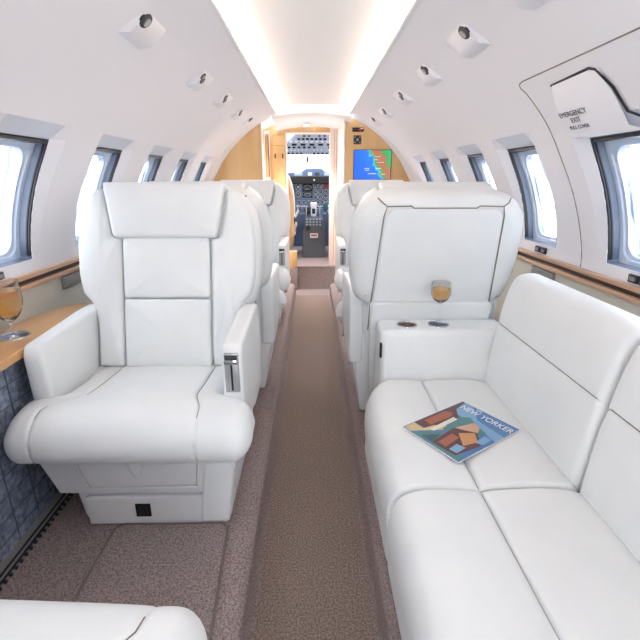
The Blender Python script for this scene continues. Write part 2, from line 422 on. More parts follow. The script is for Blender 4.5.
# bulkheads
def bulkhead(s, xin, y, th, name):
    pts = [(xin, .125)] + [(.93, .125), (.98, .5), (1.01, .79)] + [(x, z) for x, z in PS if x > xin and z > .8] + [(xin, min([1.655] + [z for x, z in PS if x <= xin+.012]))]
    bm = bmesh.new()
    a = [bm.verts.new((s*x*.999, y, z)) for x, z in pts]; b = [bm.verts.new((s*x*.999, y+th, z)) for x, z in pts]
    bm.faces.new(a); bm.faces.new(b[::-1])
    for i in range(len(pts)): bm.faces.new((a[i], a[(i+1) % len(pts)], b[(i+1) % len(pts)], b[i]))
    return struct(done(bm, name, 'wood', smooth=False))
bulkhead(1, .295, 4.12, .03, 'wall_front_right'); bulkhead(-1, .44, 4.12, .03, 'wall_front_left')
# white arched trims round the bulkheads
for k, (s, xin) in enumerate(((1, .30), (-1, .44))):
    pts = [(x, z) for x, z in PS if x > .34 and z > .85]
    bm = bmesh.new()
    rr = []
    for (x, z) in pts:
        d = Vector((x-.0, z-.85)).normalized()
        rr.append([bm.verts.new((s*(x-d.x*q), yy, z-d.y*q)) for q, yy in [(q0*min(1, max(.02, (x-.34)/.45)), y0_) for q0, y0_ in ((.0, 4.04), (.020, 4.07), (.028, 4.10), (.028, 4.12))]])
    for a, b in zip(rr, rr[1:]):
        for i in range(3): bm.faces.new((a[i], a[i+1], b[i+1], b[i]))
    struct(done(bm, 'trim_%d' % (8+k), 'liner'))
struct(box('trim_10', .280, .296, 4.10, 4.16, .125, 1.66, 'cream', r=.004))
struct(box('trim_11', -.448, -.434, 4.10, 4.16, .125, 1.62, 'cream', r=.004))

# right jamb wall running from the bulkhead to the cockpit divider
def quadwall(name, p0, p1, z0, z1, th, m):
    d = (Vector(p1)-Vector(p0)).normalized(); nn = Vector((-d.y, d.x))*th
    bm = bmesh.new(); cs = [Vector(p0), Vector(p1), Vector(p1)+nn, Vector(p0)+nn]
    a = [bm.verts.new((c.x, c.y, z0)) for c in cs]; b = [bm.verts.new((c.x, c.y, z1)) for c in cs]
    bm.faces.new(a); bm.faces.new(b[::-1])
    for i in range(4): bm.faces.new((a[i], a[(i+1) % 4], b[(i+1) % 4], b[i]))
    return struct(done(bm, name, m, smooth=False))
quadwall('wall_entry_right', (.296, 4.15), (.252, 4.60), 0, 1.66, -.03, 'cream')
struct(box('wall_cockpit_right', .182, 1.0, 4.60, 4.64, 0, 1.70, 'cream'))
for q, xx in enumerate((.200, .222, .246)):
    struct(box('trim_%d' % (12+q), xx, xx+.004, 4.594, 4.60, .10, 1.60, 'copper' if q else 'liner'))
struct(box('wall_cockpit_left', -1.0, -.262, 4.60, 4.64, 0, 1.70, 'wood'))
struct(box('wall_cockpit_header', -.262, .182, 4.60, 4.64, 1.565, 1.70, 'wood', r=.001))
struct(box('trim_15', -.262, -.246, 4.585, 4.645, .24, 1.57, 'cream', r=.003))
struct(box('trim_16', .176, .190, 4.585, 4.645, .24, 1.57, 'cream', r=.003))
struct(box('trim_17', -.262, .19, 4.585, 4.645, 1.562, 1.575, 'cream', r=.003))
t = empty('wall_mirror', (-.445, 4.592, 1.36)); tag(t, 'narrow dark framed mirror strip beside the wood panel left of the cockpit door', 'mirror')
box('frame', -.028, .028, -.006, .006, -.23, .23, 'cream', t, r=.002); box('mirror_pane', -.018, .014, -.009, -.005, -.20, .20, 'chrome', t)
box('frame_edge', .014, .020, -.010, -.005, -.20, .20, 'dark', t)
for zz, w_, lab in ((1.475, .09, 'wood drawer fronts'),):
    t = empty('galley_cupboard', (-.325, 4.594, 1.35)); tag(t, 'tall maple cupboard left of the cockpit doorway with two dark latches', 'cupboard')
    box('door', -.058, .058, -.012, .004, -.55, .10, 'wood', t, r=.002)
    box('upper_door', -.058, .058, -.012, .004, .105, .20, 'wood', t, r=.002)
    for xx in (-.045, .030):
        l = box('latch', xx, xx+.011, -.018, -.011, -.015, .03, 'dark', t, r=.001)

# map display and switches on the right bulkhead
def on_bulk(name, x0, x1, z0, z1, y, th, m, parent=None, r=.002):
    return box(name, x0, x1, y-th, y, z0, z1, m, parent, r=r)
t = empty('map_display', (.545, 4.119, 1.262)); tag(t, 'flat screen showing a blue and brown coastal map on the wood bulkhead', 'screen')
on_bulk('bezel', -.172, .172, -.129, .129, 0, .010, 'dark', t)
on_bulk('screen', -.166, .166, -.123, .123, -.0101, .001, 'map', t, 0)
for (x, z, w_) in ((.045, .07, .05), (.075, .02, .06), (.055, -.03, .05), (.0, -.075, .075), (.03, .045, .03), (-.05, -.03, .045), (-.048, -.045, .035), (.10, -.08, .04)):
    box('map_lettering', x-w_/2, x+w_/2, -.0125, -.0112, z-.003, z+.003, 'white', t)
t = empty('cabin_control', (.408, 4.119, 1.555)); tag(t, 'small black switch strip with a red light near the top of the wood bulkhead', 'switch panel')
on_bulk('plate', -.05, .05, -.017, .017, 0, .008, 'black', t); on_bulk('red_button', .005, .035, -.006, .008, -.008, .003, 'red', t); on_bulk('white_button', .020, .045, .004, .012, -.008, .0035, 'white', t)
t = empty('cabin_control', (.405, 4.119, 1.472)); tag(t, 'square dark control panel with a round knob between switch strip and map screen', 'switch panel')
on_bulk('plate', -.034, .034, -.036, .036, 0, .008, 'dark', t)
bm = bmesh.new(); add_cyl(bm, (0, -.011, 0), (0, 1, 0), .012, .008); done(bm, 'knob', 'grey', t)
for xx in (-.022, .022):
    for zz in (-.022, .022): on_bulk('button', xx-.006, xx+.006, zz-.006, zz+.006, -.008, .003, 'grey', t)

# ------------------------------------------------------------ light/air housings on the liner
def wall_frame(s, z, y):
    dz = .01; a = Vector((s*px_(z-dz), 0, z-dz)); b = Vector((s*px_(z+dz), 0, z+dz))
    up = (b-a).normalized(); Yv = Vector((0, 1, 0)); nrm = up.cross(Yv) if s < 0 else Yv.cross(up)
    if nrm.x*s > 0: nrm = -nrm
    return Vector((s*px_(z), y, z)), up, Yv, nrm
def light_unit(s, z, y, label, group, extra=False):
    p, up, Yv, nrm = wall_frame(s, z, y)
    Xv = up.cross(nrm); sg = 1 if Xv.y > 0 else -1
    mx = Matrix(((Xv.x, up.x, nrm.x, p.x), (Xv.y, up.y, nrm.y, p.y), (Xv.z, up.z, nrm.z, p.z), (0, 0, 0, 1)))
    t = empty('reading_light'); t.matrix_world = mx
    tag(t, label, 'light', group)
    bm = bmesh.new()
    A = [bm.verts.new(q) for q in ((-.090, -.062, -.004), (.090, -.062, -.004), (.090, .062, -.004), (-.090, .062, -.004))]
    B = [bm.verts.new(q) for q in ((-.086, -.016, .019), (.086, -.016, .019), (.086, .058, .003), (-.086, .058, .003))]
    bm.faces.new(B)
    for i in range(4): bm.faces.new((A[i], A[(i+1) % 4], B[(i+1) % 4], B[i]))
    bmesh.ops.bevel(bm, geom=bm.edges[:], offset=.003, segments=2, affect='EDGES')
    done(bm, 'housing', 'liner', t, ang=60)
    d = Vector((0, .16/.74, 1)).normalized()
    for xx, yy in (((-.060*sg, .030), (-.028*sg, .014)) if extra else ((-.056*sg, .034),)):
        zz = .0185 - (yy+.016)*.016/.074; r = .024 if not extra else .017
        bm = bmesh.new(); add_cyl(bm, (0, 0, 0), (0, 0, 1), r, .005, r2=r*.9); bmesh.ops.scale(bm, vec=(1.35, 1, 1), verts=bm.verts)
        q = Vector((0, 0, 1)).rotation_difference(d); bm.transform(Matrix.Translation((xx, yy, zz)) @ q.to_matrix().to_4x4())
        e = done(bm, 'eyeball', 'dark', t)
        bm = bmesh.new(); add_cyl(bm, (xx+.004*sg, yy, zz+.004), d, r*.55, .005); done(bm, 'lens', 'metal', e)
    return t
order = ['nearest', 'second', 'third', 'fourth', 'fifth']
for s, ys_, sd in ((-1, (1.53, 2.24, 2.77, 3.32, 3.78), 'left'), (1, (1.17, 1.62, 2.12, 2.66, 3.24, 3.74), 'right')):
    od = order if s < 0 else ['partly cut off'] + ['second', 'third', 'fourth', 'fifth', 'farthest']
    for i, y in enumerate(ys_):
        light_unit(s, 1.575, y, '%s white reading light housing on the %s side of the ceiling' % (od[i], sd), 'reading lights', extra=(s < 0 and i in (1, 2, 3)) or (s > 0 and i in (3, 4)))

# ------------------------------------------------------------ emergency exit outline and handle cover
def liner_pt(z, y, off=.0): 
    p, up, Yv, nrm = wall_frame(1, z, y); return p + nrm*off
seam = [liner_pt(z, 1.595) for z in [.815 + (1.42-.815)*i/24 for i in range(25)]]
seam += [liner_pt(1.435, 1.603), liner_pt(1.443, 1.598), liner_pt(1.447, 1.585)]
seam += [liner_pt(1.449, 1.56-.1*i) for i in range(20)]
struct(tube('trim_18', seam, .0022, 'seam'))
t = empty('exit_handle_cover', (0, 0, 0)); tag(t, 'raised white emergency exit handle cover above the nearest right window', 'cover')
ya, yb = 1.215, 1.45
def cov(z, y, o): return liner_pt(z, y, o)
bm = bmesh.new()
zs_ = [1.285, 1.32, 1.36, 1.39, 1.418]
prof = [.030, .034, .032, .024, .004]
o1 = []; 
for yy, sc in ((yb, 0), (yb-.02, 1), (ya+.06, 1.0), (ya, .12)):
    o1.append([bm.verts.new(cov(z, yy, .001 + p*sc)) for z, p in zip(zs_, prof)])
for a, b in zip(o1, o1[1:]):
    for i in range(4): bm.faces.new((a[i], a[i+1], b[i+1], b[i]))
lo = [bm.verts.new(cov(1.268, yy, .004)) for yy in (yb, yb-.02, ya+.03, ya-.06)]
for i in range(3): bm.faces.new((o1[i][0], o1[i+1][0], lo[i+1], lo[i]))
done(bm, 'cover', 'liner', t, ang=30)
tube('shadow_gap', [cov(1.416, 1.44, .003), cov(1.422, 1.245, .004), cov(1.415, 1.225, .004), cov(1.37, 1.207, .004), cov(1.315, 1.20, .004), cov(1.29, 1.14, .004)], .0035, 'dark', t)
def cov_text(s, z, y, size, m):
    p0, up, Yv, nrm = wall_frame(1, z, y); X = -Yv
    p = p0 + nrm*.0375
    mx = Matrix(((X.x, up.x, nrm.x, p.x), (X.y, up.y, nrm.y, p.y), (X.z, up.z, nrm.z, p.z), (0, 0, 0, 1)))
    return text_mesh(s, size, m, 'lettering', t, mx)
cov_text('EMERGENCY', 1.352, 1.36, .0235, 'ink'); cov_text('EXIT', 1.334, 1.36, .0225, 'ink'); cov_text('PULL COVER', 1.314, 1.36, .0165, 'ink')

# small switches below the windows, grey vents below the rail
for s, c, lab in ((1, WIN_R[3], 'pair of dark square switches under the second right window'), (1, WIN_R[2], 'dark switch pair under the nearest right window at the frame edge'), (-1, WIN_L[2]-.08, 'dark switch pair under the nearest left window')):
    t = empty('window_switch', (s*1.012, c, .848)); tag(t, lab, 'switch')
    for yy in ((-.055, -.006) if s > 0 else (.03, -.02)):
        x0, x1 = sorted((s*.004, -s*.005))
        b_ = box('switch', x0, x1, yy-.021, yy+.021, -.013, .013, 'dark', t, r=.002)
        x0, x1 = sorted((-s*.005, -s*.008)); box('rocker', x0, x1, yy-.012, yy+.012, -.006, .006, 'grey', b_)
for s in (1, -1):
    x0, x1 = sorted((s*1.014, s*.998))
    yv = 1.83 if s > 0 else 1.80
    t = box('vent_plate', x0, x1, yv-.09, yv+.09, .722, .772, 'grey', r=.003)
    tag(t, 'flat grey vent plate below the %s' % ('right rail behind the sofa' if s > 0 else 'left rail beside the big seat'), 'vent')

# ------------------------------------------------------------ club seats
A15 = math.radians(15); CA, SA = math.cos(A15), math.sin(A15)
def bmap(u, v, w): return (u, .10 + v*SA - w*CA, .375 + v*CA + w*SA)
HALF = [(0, -.14), (.20, -.14), (.235, -.12), (.252, .05), (.256, .17), (.265, .205), (.300, .236), (.318, .30), (.325, .40), (.319, .51), (.296, .590), (.242, .637), (.16, .652), (0, .655)]
def mirror(h): return h + [(-x, y) for x, y in h[::-1] if abs(x) > 1e-6]
def seat_cushion(t, front=.343):
    PF = smooth_poly([(.15, .372), (.06, .384), (-.08, .396), (-.18, .408), (-.25, .410), (-.305, .394), (-.340, .358), (-.350, .315), (-.337, .278), (-.30, .262)], 4, closed=False) + [(-.1, .262), (.15, .265)]
    xs = set()
    N = 40
    for i in range(N+1): xs.add(round(-1+2*i/N, 4))
    bm = bmesh.new(); rows = []
    for (y, z) in PF:
        f = max(0, min(1, (-.17-y)/.05)); f = f*f*(3-2*f); hw = .262 + (front-.262)*f; r = .055
        X = sorted(set([round(x*hw, 5) for x in xs] + [sgn*(.165+d) for sgn in (-1, 1) for d in (-.012, -.006, -.003, 0, .003, .006, .012)] + [sgn*(hw-r+r*math.sin(PI/2*q/6)) for sgn in (-1, 1) for q in range(7)]))
        rows.append((y, z, hw, r))
    # common parametric columns so that rows join
    cols = []
    for i in range(-24, 25): cols.append(('a', i/24*.155/.165))
    us = [-.165-.012, -.165-.006, -.165-.003, -.165, -.165+.003, -.165+.006, -.165+.012]
    base = sorted([-.165+d for d in (-.012, -.006, -.003, 0, .003, .006, .012)] + [.165+d for d in (-.012, -.006, -.003, 0, .003, .006, .012)] + [-.14+.28*i/12 for i in range(13)])
    V = []
    for (y, z, hw, r) in rows:
        row = []
        edge = [.19+(hw-r-.19)*i/3 for i in range(4)] + [hw-r+r*math.sin(PI/2*q/7) for q in range(1, 8)]
        q_ = max(0, min(1, (-.17-y)/.10)); q_ = q_*q_*(3-2*q_); sL, sR = .165 + .088*q_, .165 + .028*q_
        D = (-.012, -.006, -.003, 0, .003, .006, .012)
        base = [-sL+d for d in D] + [-sL+.02 + (sL+sR-.04)*i/14 for i in range(15)] + [sR+d for d in D]
        el = [sL+.022+(hw-r-sL-.022)*i/3 for i in range(4)] + edge[4:]; er = [sR+.022+(hw-r-sR-.022)*i/3 for i in range(4)] + edge[4:]
        X = [-e for e in el[::-1]] + base + er
        for x in X:
            ax = abs(x); k_ = 1; sx_ = sL if x < 0 else sR
            if ax > hw-r: k_ = math.sqrt(max(0.0009, 1-((ax-hw+r)/r)**2))
            g = math.exp(-((ax-sx_)/.0045)**2)*.005 + math.exp(-((ax-sx_)/.02)**2)*.001
            pf = .003*max(0, 1-(x/sx_)**2) if ax < sx_ else 0
            yy, zz = y, z
            zz = .325 + (z-.325)*k_
            if y < -.25: yy = -.25 + (y+.25)*(.35+.65*k_)
            if z > .34: zz += pf - g
            elif z > .27: yy += g*.8 - pf
            row.append(bm.verts.new((x, yy, zz)))
        V.append(row)
    for a, b in zip(V, V[1:]):
        for i in range(len(a)-1): bm.faces.new((a[i], a[i+1], b[i+1], b[i]))
    a, b = V[0], V[-1]
    for i in range(len(a)-1): bm.faces.new((a[i], b[i], b[i+1], a[i+1]))
    st = done(bm, 'seat', 'leather', t, ang=60)
    for sgn in (-1, 1): tube('seat_seam', [(sgn*(.165 + (.088 if sgn < 0 else .028)*(lambda q: q*q*(3-2*q))(max(0, min(1, (-.17-y)/.10)))), y + (.006 if y < -.30 else 0), z - (.0055 if z > .34 else 0)) for y, z in PF if z > .275 and y < .08], .0015, 'seam', st)
    return st
def make_seat(plate_side=1, arms='up'):
    t = empty('club_seat')
    # base
    def frustum(name, z0, z1, a, b, y0a, y0b, y1, m, r=.012):
        bm = bmesh.new()
        lo = [bm.verts.new(q) for q in ((-a, y0a, z0), (a, y0a, z0), (a, y1, z0), (-a, y1, z0))]
        hi = [bm.verts.new(q) for q in ((-b, y0b, z1), (b, y0b, z1), (b, y1, z1), (-b, y1, z1))]
        bm.faces.new(lo[::-1]); bm.faces.new(hi)
        for i in range(4): bm.faces.new((lo[i], lo[(i+1) % 4], hi[(i+1) % 4], hi[i]))
        bmesh.ops.bevel(bm, geom=bm.edges[:], offset=r, segments=3, affect='EDGES')
        return done(bm, name, m, t)
    frustum('plinth', 0, .15, .205, .215, -.245, -.255, .22, 'plastic')
    frustum('upper_base', .112, .285, .255, .305, -.268, -.285, .22, 'plastic')
    fm = lambda u, v, w: (u, -.255-w, v)
    slab('front_panel', round_poly([(-.175, .006), (.185, .006), (.188, .104), (-.178, .104)], .006), 0, .016, .003, 0, fm, 'plastic', t, step=.05)
    l = box('switch_plate', -.028, .018, -.274, -.268, .035, .082, 'black', t, r=.002)
    box('rocker', -.020, .010, -.278, -.273, .042, .074, 'dark', l, r=.002)
    dm = lambda u, v, w: (u, -.268-.017*(v-.112)/.173-w, v)
    d = slab('drawer', round_poly([(-.150, .150), (.160, .150), (.175, .262), (-.172, .262)], .008), -.004, .007, .003, 0, dm, 'plastic', t, step=.05)
    tube('drawer_seam', [dm(u, v, .0005) for u, v in ((-.182, .27), (-.158, .142), (.168, .142), (.186, .27))], .0028, 'white', t)
    tube('drawer_gap', [dm(u, v, -.001) for u, v in ((-.177, .27), (-.154, .147), (.164, .147), (.181, .27))], .0016, 'seam', t)
    slab('pull_tab', smooth_poly([(-.014, .262), (.014, .262), (.024, .235), (.010, .198), (0, .190), (-.010, .198), (-.024, .235)], 3), .007, .016, .004, .002, dm, 'leather', d, step=.01)
    # skirt of leather under the cushion front
    slab('skirt', round_poly([(-.27, .252), (.25, .246), (.31, .285), (-.31, .285)], .01), -.02, .018, .008, 0, lambda u, v, w: (u, -.288-w + .01*math.sin(u*40)*.4, v + .003*math.sin(u*55)), 'leather', t, step=.02)
    seat_cushion(t)
    # backrest
    slab('backrest', smooth_poly(mirror(HALF), 4), -.165, .004, .065, 0, bmap, 'leather', t, step=.025)
    for s in (-1, 1):
        o_ = [(.158, .0), (.158, .455), (.192, .462), (.222, .638), (.268, .604), (.298, .54), (.311, .45), (.310, .33), (.296, .262), (.262, .225), (.250, .16), (.246, .0)]
        slab('bolster', [(s*x, v) for x, v in round_poly(o_, .012)], -.03, .034, .020, .006, bmap, 'leather', t, step=.02, back=False)
    slab('lumbar_pad', round_poly([(-.152, -.002), (.152, -.002), (.152, .243), (-.152, .243)], .014), -.02, .034, .012, .012, bmap, 'leather', t, step=.02, back=False)
    slab('shoulder_pad', round_poly([(-.152, .247), (.152, .247), (.152, .462), (-.152, .462)], .014), -.02, .034, .012, .010, bmap, 'leather', t, step=.02, back=False)
    slab('headrest', round_poly([(-.180, .458), (.180, .458), (.214, .650), (-.214, .650)], .016), -.055, .050, .018, .008, bmap, 'leather', t, step=.02)
    # rear cover with its fold and lower shell
    rmap = lambda u, v, w: bmap(u, v, -.165-w)
    slab('rear_cover', round_poly([(-.232, .225), (.232, .225), (.208, .58), (.185, .612), (-.185, .612), (-.208, .58)], .02), -.02, .006, .004, .006, rmap, 'leather', t, step=.03)
    tube('rear_seam', [rmap(u, v, .001) for u, v in ((-.240, .10), (-.238, .215), (-.214, .585), (-.205, .619), (-.12, .621), (-.11, .613), (.11, .613), (.12, .621), (.205, .619), (.214, .585), (.238, .215), (.240, .10))], .0026, 'seam', t)
    for s in (-1, 1): tube('rear_seam', [rmap(s*u, v, -w) for u, v, w in ((.205, .619, 0), (.222, .632, .004), (.236, .640, .03))], .0024, 'seam', t)
    slab('rear_panel', round_poly([(-.225, -.22), (.225, -.22), (.240, .222), (-.240, .222)], .015), -.04, .002, .006, 0, lambda u, v, w: (u, .10+.055+ .150*CA + w + max(v, -.05)*SA*.95, .375+v*CA-.03), 'leather', t, step=.03)
    tube('rear_fold', [rmap(u, .226 - .012*math.cos(u/.242*PI/2), .010) for u in [-.235+.47*i/12 for i in range(13)]], .005, 'leather', t)
    # armrests
    for s in (-1, 1):
        top = .572 if arms == 'up' else .40
        out = [(-.205, .30), (-.210, top-.03), (-.195, top), (.10, top+.015), (.20, top+.012), (.235, top-.05), (.235, .25), (.02, .25), (-.19, .325)]
        if arms != 'up': out = [(-.13, .28), (-.14, top-.03), (-.12, top), (.235, top), (.235, .25), (-.05, .24)]
        arm = slab('armrest', round_poly(out, .020, 5), .252, .312, .014, 0, lambda u, v, w, s=s: (s*w, u, v), 'leather', t, step=.02)
        slab('arm_shroud', round_poly([(-.275, .004), (-.282, .22), (-.262, .33), (.225, .40), (.225, .004)] if s == plate_side else [(-.20, .20), (-.215, .33), (.225, .40), (.225, .06), (-.02, .06)], .02), .215, .306, .012, 0, lambda u, v, w, s=s: (s*(w - (.40-v)*.13), u, v), 'plastic', t, step=.03)
        if s == plate_side and arms == 'up':
            x0, x1 = sorted((s*.262, s*.303))
            pl = box('arm_plate', x0, x1, -.216, -.204, .428, .550, 'metal', arm, r=.003)
            xc = s*.2825
            box('slot', xc-.0028, xc+.0028, -.2175, -.2155, .435, .518, 'black', pl)
            box('lever', xc-.019, xc+.019, -.227, -.215, .520, .535, 'chrome', pl, r=.003)
            box('lever_recess', xc-.018, xc+.018, -.2180, -.2155, .535, .546, 'dark', pl)
    s = plate_side
    bm = bmesh.new(); add_cyl(bm, (s*.292, -.185, .235), (s, 0, 0), .010, .03); add_cyl(bm, (s*.310, -.185, .235), (s, 0, 0), .014, .008); done(bm, 'recline_knob', 'metal', t)
    return t
LZ = .125
seatL = make_seat(1)           # aisle on its +x side
seatL.location = (-.517, 1.35, LZ)
tag(seatL, 'large white leather seat nearest on the left, facing back, beside the wood side table', 'seat', 'club seats')
s3 = copy_tree(seatL); s3.location = (-.50, 3.27, LZ); tag(s3, 'distant left white seat facing back, in front of the left wood bulkhead', 'seat', 'club seats')
s2 = copy_tree(seatL); s2.location = (.468, 1.965, LZ); s2.rotation_euler = (0, 0, PI); tag(s2, 'white leather seat seen from behind, beyond the sofa arm and wine glass', 'seat', 'club seats')
seatM = make_seat(-1); seatM.location = (.50, 3.27, LZ); tag(seatM, 'distant right white seat facing back, below the coastal map screen', 'seat', 'club seats')
s4 = copy_tree(seatM); s4.location = (-.50, 2.20, LZ); s4.rotation_euler = (0, 0, PI); tag(s4, 'white seat facing forward, back to back with the large left seat', 'seat', 'club seats')
s5 = make_seat(-1, arms='down'); s5.location = (-.524, .200, LZ); s5.rotation_euler = (0, 0, PI-.05); tag(s5, 'white seat cushion corner cut off at the bottom left of the photo', 'seat', 'club seats')

# carpeted cover plate in front of the big seat
bm = bmesh.new(); add_slab(bm, round_poly([(-.610, .54), (-.232, .54), (-.268, 1.072), (-.606, 1.072)], .03), .124, .136, .006, 0, lambda u, v, w: (u, v, w), step=.05)
o = done(bm, 'carpet_panel', 'carpet', ang=50); tag(o, 'mauve carpeted floor panel with bound edge in front of the big left seat', 'carpet')
pts = [(x, y, .134) for x, y in round_poly([(-.612, .54), (-.230, .54), (-.266, 1.074), (-.608, 1.074)], .03)]
tube('binding', pts + [pts[0]], .0036, 'edge', o)

# ------------------------------------------------------------ left side ledge: wood table, cup holder, blue panel
tz = .682
bm = bmesh.new(); add_slab(bm, round_poly([(-1.0, .35), (-.838, .35), (-.838, 1.50), (-.86, 1.66), (-.95, 1.63), (-1.0, 1.47)], .01), tz-.028, tz, .005, 0, lambda u, v, w: (u, v, w), step=.06)
tb = done(bm, 'side_table', 'woodY', ang=50); tag(tb, 'long narrow maple side table along the left wall beside the big seat', 'table')
bm = bmesh.new(); add_box(bm, -.885, -.873, .30, 1.62, .127, tz-.03)
o = done(bm, 'fabric_panel', 'bluefab'); tag(o, 'blue grey quilted fabric panel under the left side table', 'panel')
bm = bmesh.new()
for i in range(14): add_tube(bm, [(-.8715, .36+.095*i, .15), (-.8715, .36+.095*i, tz-.035)], .0022, 5)
for i in range(9): add_tube(bm, [(-.8715, .31, .17+.06*i), (-.8715, 1.61, .17+.06*i)], .0015, 5)
done(bm, 'quilting', mat('quilt_thread', (88, 98, 118), .9), o)
t = empty('floor_track', (0, 0, 0)); tag(t, 'aluminium seat track along the foot of the blue panel', 'track')
box('base_strip', -.872, -.820, .30, 1.62, .125, .131, 'grey', t); box('groove', -.848, -.842, .30, 1.62, .131, .1325, 'black', t); box('groove', -.832, -.826, .30, 1.62, .131, .1325, 'black', t)
bm = bmesh.new()
for i in range(60): add_cyl(bm, (-.822, .31+.022*i, .1295), (0, 0, 1), .006, .004, 10)
done(bm, 'scalloped_edge', 'dark', t)
def cup_holder(x, y, z, r, label, group=None):
    t = empty('cup_holder', (x, y, z)); tag(t, label, 'cup holder', group)
    bm = bmesh.new(); add_lathe(bm, [(r*.86, .0002), (r*.90, .003), (r, .0035), (r+.004, .0012), (r+.004, .0002)], (0, 0, 0), 36); done(bm, 'rim', 'chrome', t)
    bm = bmesh.new(); add_lathe(bm, [(r*.90, .0025), (r*.88, .0012), (0, .0012)], (0, 0, 0), 36); done(bm, 'well', 'metal', t)
    return t

def cut_well(o, x, y, z, r, depth):
    """bore a round well into a mesh, in that mesh's own coordinates"""
    bm = bmesh.new(); bmesh.ops.create_cone(bm, cap_ends=True, segments=36, radius1=r, radius2=r, depth=depth*2)
    bmesh.ops.translate(bm, verts=bm.verts, vec=(x, y, z)); me = bpy.data.meshes.new('c'); bm.to_mesh(me); bm.free()
    c = bpy.data.objects.new('c', me); COL.objects.link(c)
    md = o.modifiers.new('b', 'BOOLEAN'); md.operation = 'DIFFERENCE'; md.object = c; md.solver = 'EXACT'
    bpy.context.view_layer.update()
    nm = bpy.data.meshes.new_from_object(o.evaluated_get(bpy.context.evaluated_depsgraph_get()))
    o.modifiers.clear(); nm.name = o.name; o.data = nm
    for f in nm.polygons:
        if f.area > .0008 or max(abs(q) for q in f.normal) > .9995: f.use_smooth = False
    bpy.data.objects.remove(c)
def add_cup(x, y, z, r, parent=None, depth=.035, well='brown_metal'):
    bm = bmesh.new(); add_lathe(bm, [(r-.0015, -.001), (r, .003), (r+.005, .0025), (r+.006, -.001)], (x, y, z), 36)
    h = done(bm, 'cup_holder', 'chrome', parent)
    bm = bmesh.new(); add_lathe(bm, [(r-.001, .001), (r-.002, -depth+.002), (0, -depth+.002)], (x, y, z), 36)
    done(bm, 'well', well, h)
    return h
M['brown_metal'] = mat('brown_metal', (150, 130, 120), .4, metal=.6)
M['dark_metal'] = mat('dark_metal', (165, 175, 195), .35, metal=.6)
cut_well(tb, -.932, 1.275, tz, .040, .014)
h = add_cup(-.932, 1.275, tz, .040, tb, .012, 'dark_metal')
def stemware(name, H_, r, zb, liq, x, y, z, label, ribbed=False):
    t = empty(name, (x, y, z)); tag(t, label, 'glass')
    hb = H_-zb
    outer = [(0, 0), (r*.80, 0), (r*.82, .002), (r*.25, .006), (.0045, .014), (.004, zb*.5), (.0055, zb-.006), (r*.30, zb+.002), (r*.68, zb+hb*.16), (r*.95, zb+hb*.38), (r, zb+hb*.55), (r*.96, zb+hb*.8), (r*.90, H_)]
    inner = [(r*.90-.0015, H_), (r*.96-.002, zb+hb*.8), (r-.002, zb+hb*.55), (r*.95-.002, zb+hb*.38), (r*.68-.002, zb+hb*.17), (r*.25, zb+.008), (0, zb+.006)]
    o2 = smooth_poly(outer[3:], 3, closed=False)
    bm = bmesh.new(); add_lathe(bm, outer[:3] + o2 + inner, (0, 0, 0), 40)
    if ribbed:
        for v in bm.verts:
            a = math.atan2(v.co.y, v.co.x); rr = math.hypot(v.co.x, v.co.y)
            if zb+.01 < v.co.z < H_-.02 and rr > r*.5:
                k = 1 + .022*math.sin(20*a)*math.sin(v.co.z*260); v.co.x *= k; v.co.y *= k
    done(bm, 'bowl', 'glass', t, ang=70)
    lz = zb + hb*liq
    L_ = [(0, zb+.0075), (r*.24, zb+.0095), (r*.68-.0035, zb+hb*.185), (r*.95-.0035, zb+hb*.39), (r-.0035, zb+hb*.55), (r*.97-.003, lz), (0, lz)]
    bm = bmesh.new(); add_lathe(bm, L_, (0, 0, 0), 32); done(bm, 'wine', 'wine', t, ang=50)
    return t
stemware('wine_glass', .186, .044, .058, .76, -.932, 1.275, tz-.0095, 'cut crystal goblet of golden wine on the left wooden side table', True)

# ------------------------------------------------------------ sofa
def sweep(name, prof, y0, y1, mid, r, m, parent, plan=None, step=.03):
    """profile (x,z) swept along y; ends pulled in towards mid by radius r"""
    n = max(4, int((y1-y0-2*r)/step)); ys_ = [y0+r-r*math.cos(PI/2*q/6) if False else y0 + r*(1-math.sin(PI/2*(1-q/6))) for q in range(7)]
    ys_ += [y0+r+(y1-y0-2*r)*i/n for i in range(1, n)] + [y1 - r*(1-math.sin(PI/2*q/6)) for q in range(6, -1, -1)][::-1][::-1]
    ys_ = sorted(set(round(v, 5) for v in ys_))
    bm = bmesh.new(); V = []
    for y in ys_:
        e = max(0, (y0+r-y)/r, (y-(y1-r))/r); k = 1-math.sqrt(max(0, 1-min(1, e)**2)); ins = r*k
        row = []
        for x, z in prof:
            dx, dz = x-mid[0], z-mid[1]; L_ = math.hypot(dx, dz)
            # inset each point towards the mid-line box
            nx = x - max(-ins, min(ins, dx)); nz = z - max(-ins, min(ins, dz))
            if plan: nx = plan(nx, y, z)
            row.append(bm.verts.new((nx, y, nz)))
        V.append(row)
    N = len(prof)
    for a, b in zip(V, V[1:]):
        for i in range(N): bm.faces.new((a[i], a[(i+1) % N], b[(i+1) % N], b[i]))
    bm.faces.new(V[0]); bm.faces.new(V[-1][::-1])
    return done(bm, name, m, parent, ang=50)
sofa = empty('sofa', (.45, .85, .125)); tag(sofa, 'long white leather sofa along the right wall with a magazine on it', 'sofa')
SO = Vector((.45, .85, .125))
def at_sofa(o):
    o.data.transform(Matrix.Translation(-SO)); return o
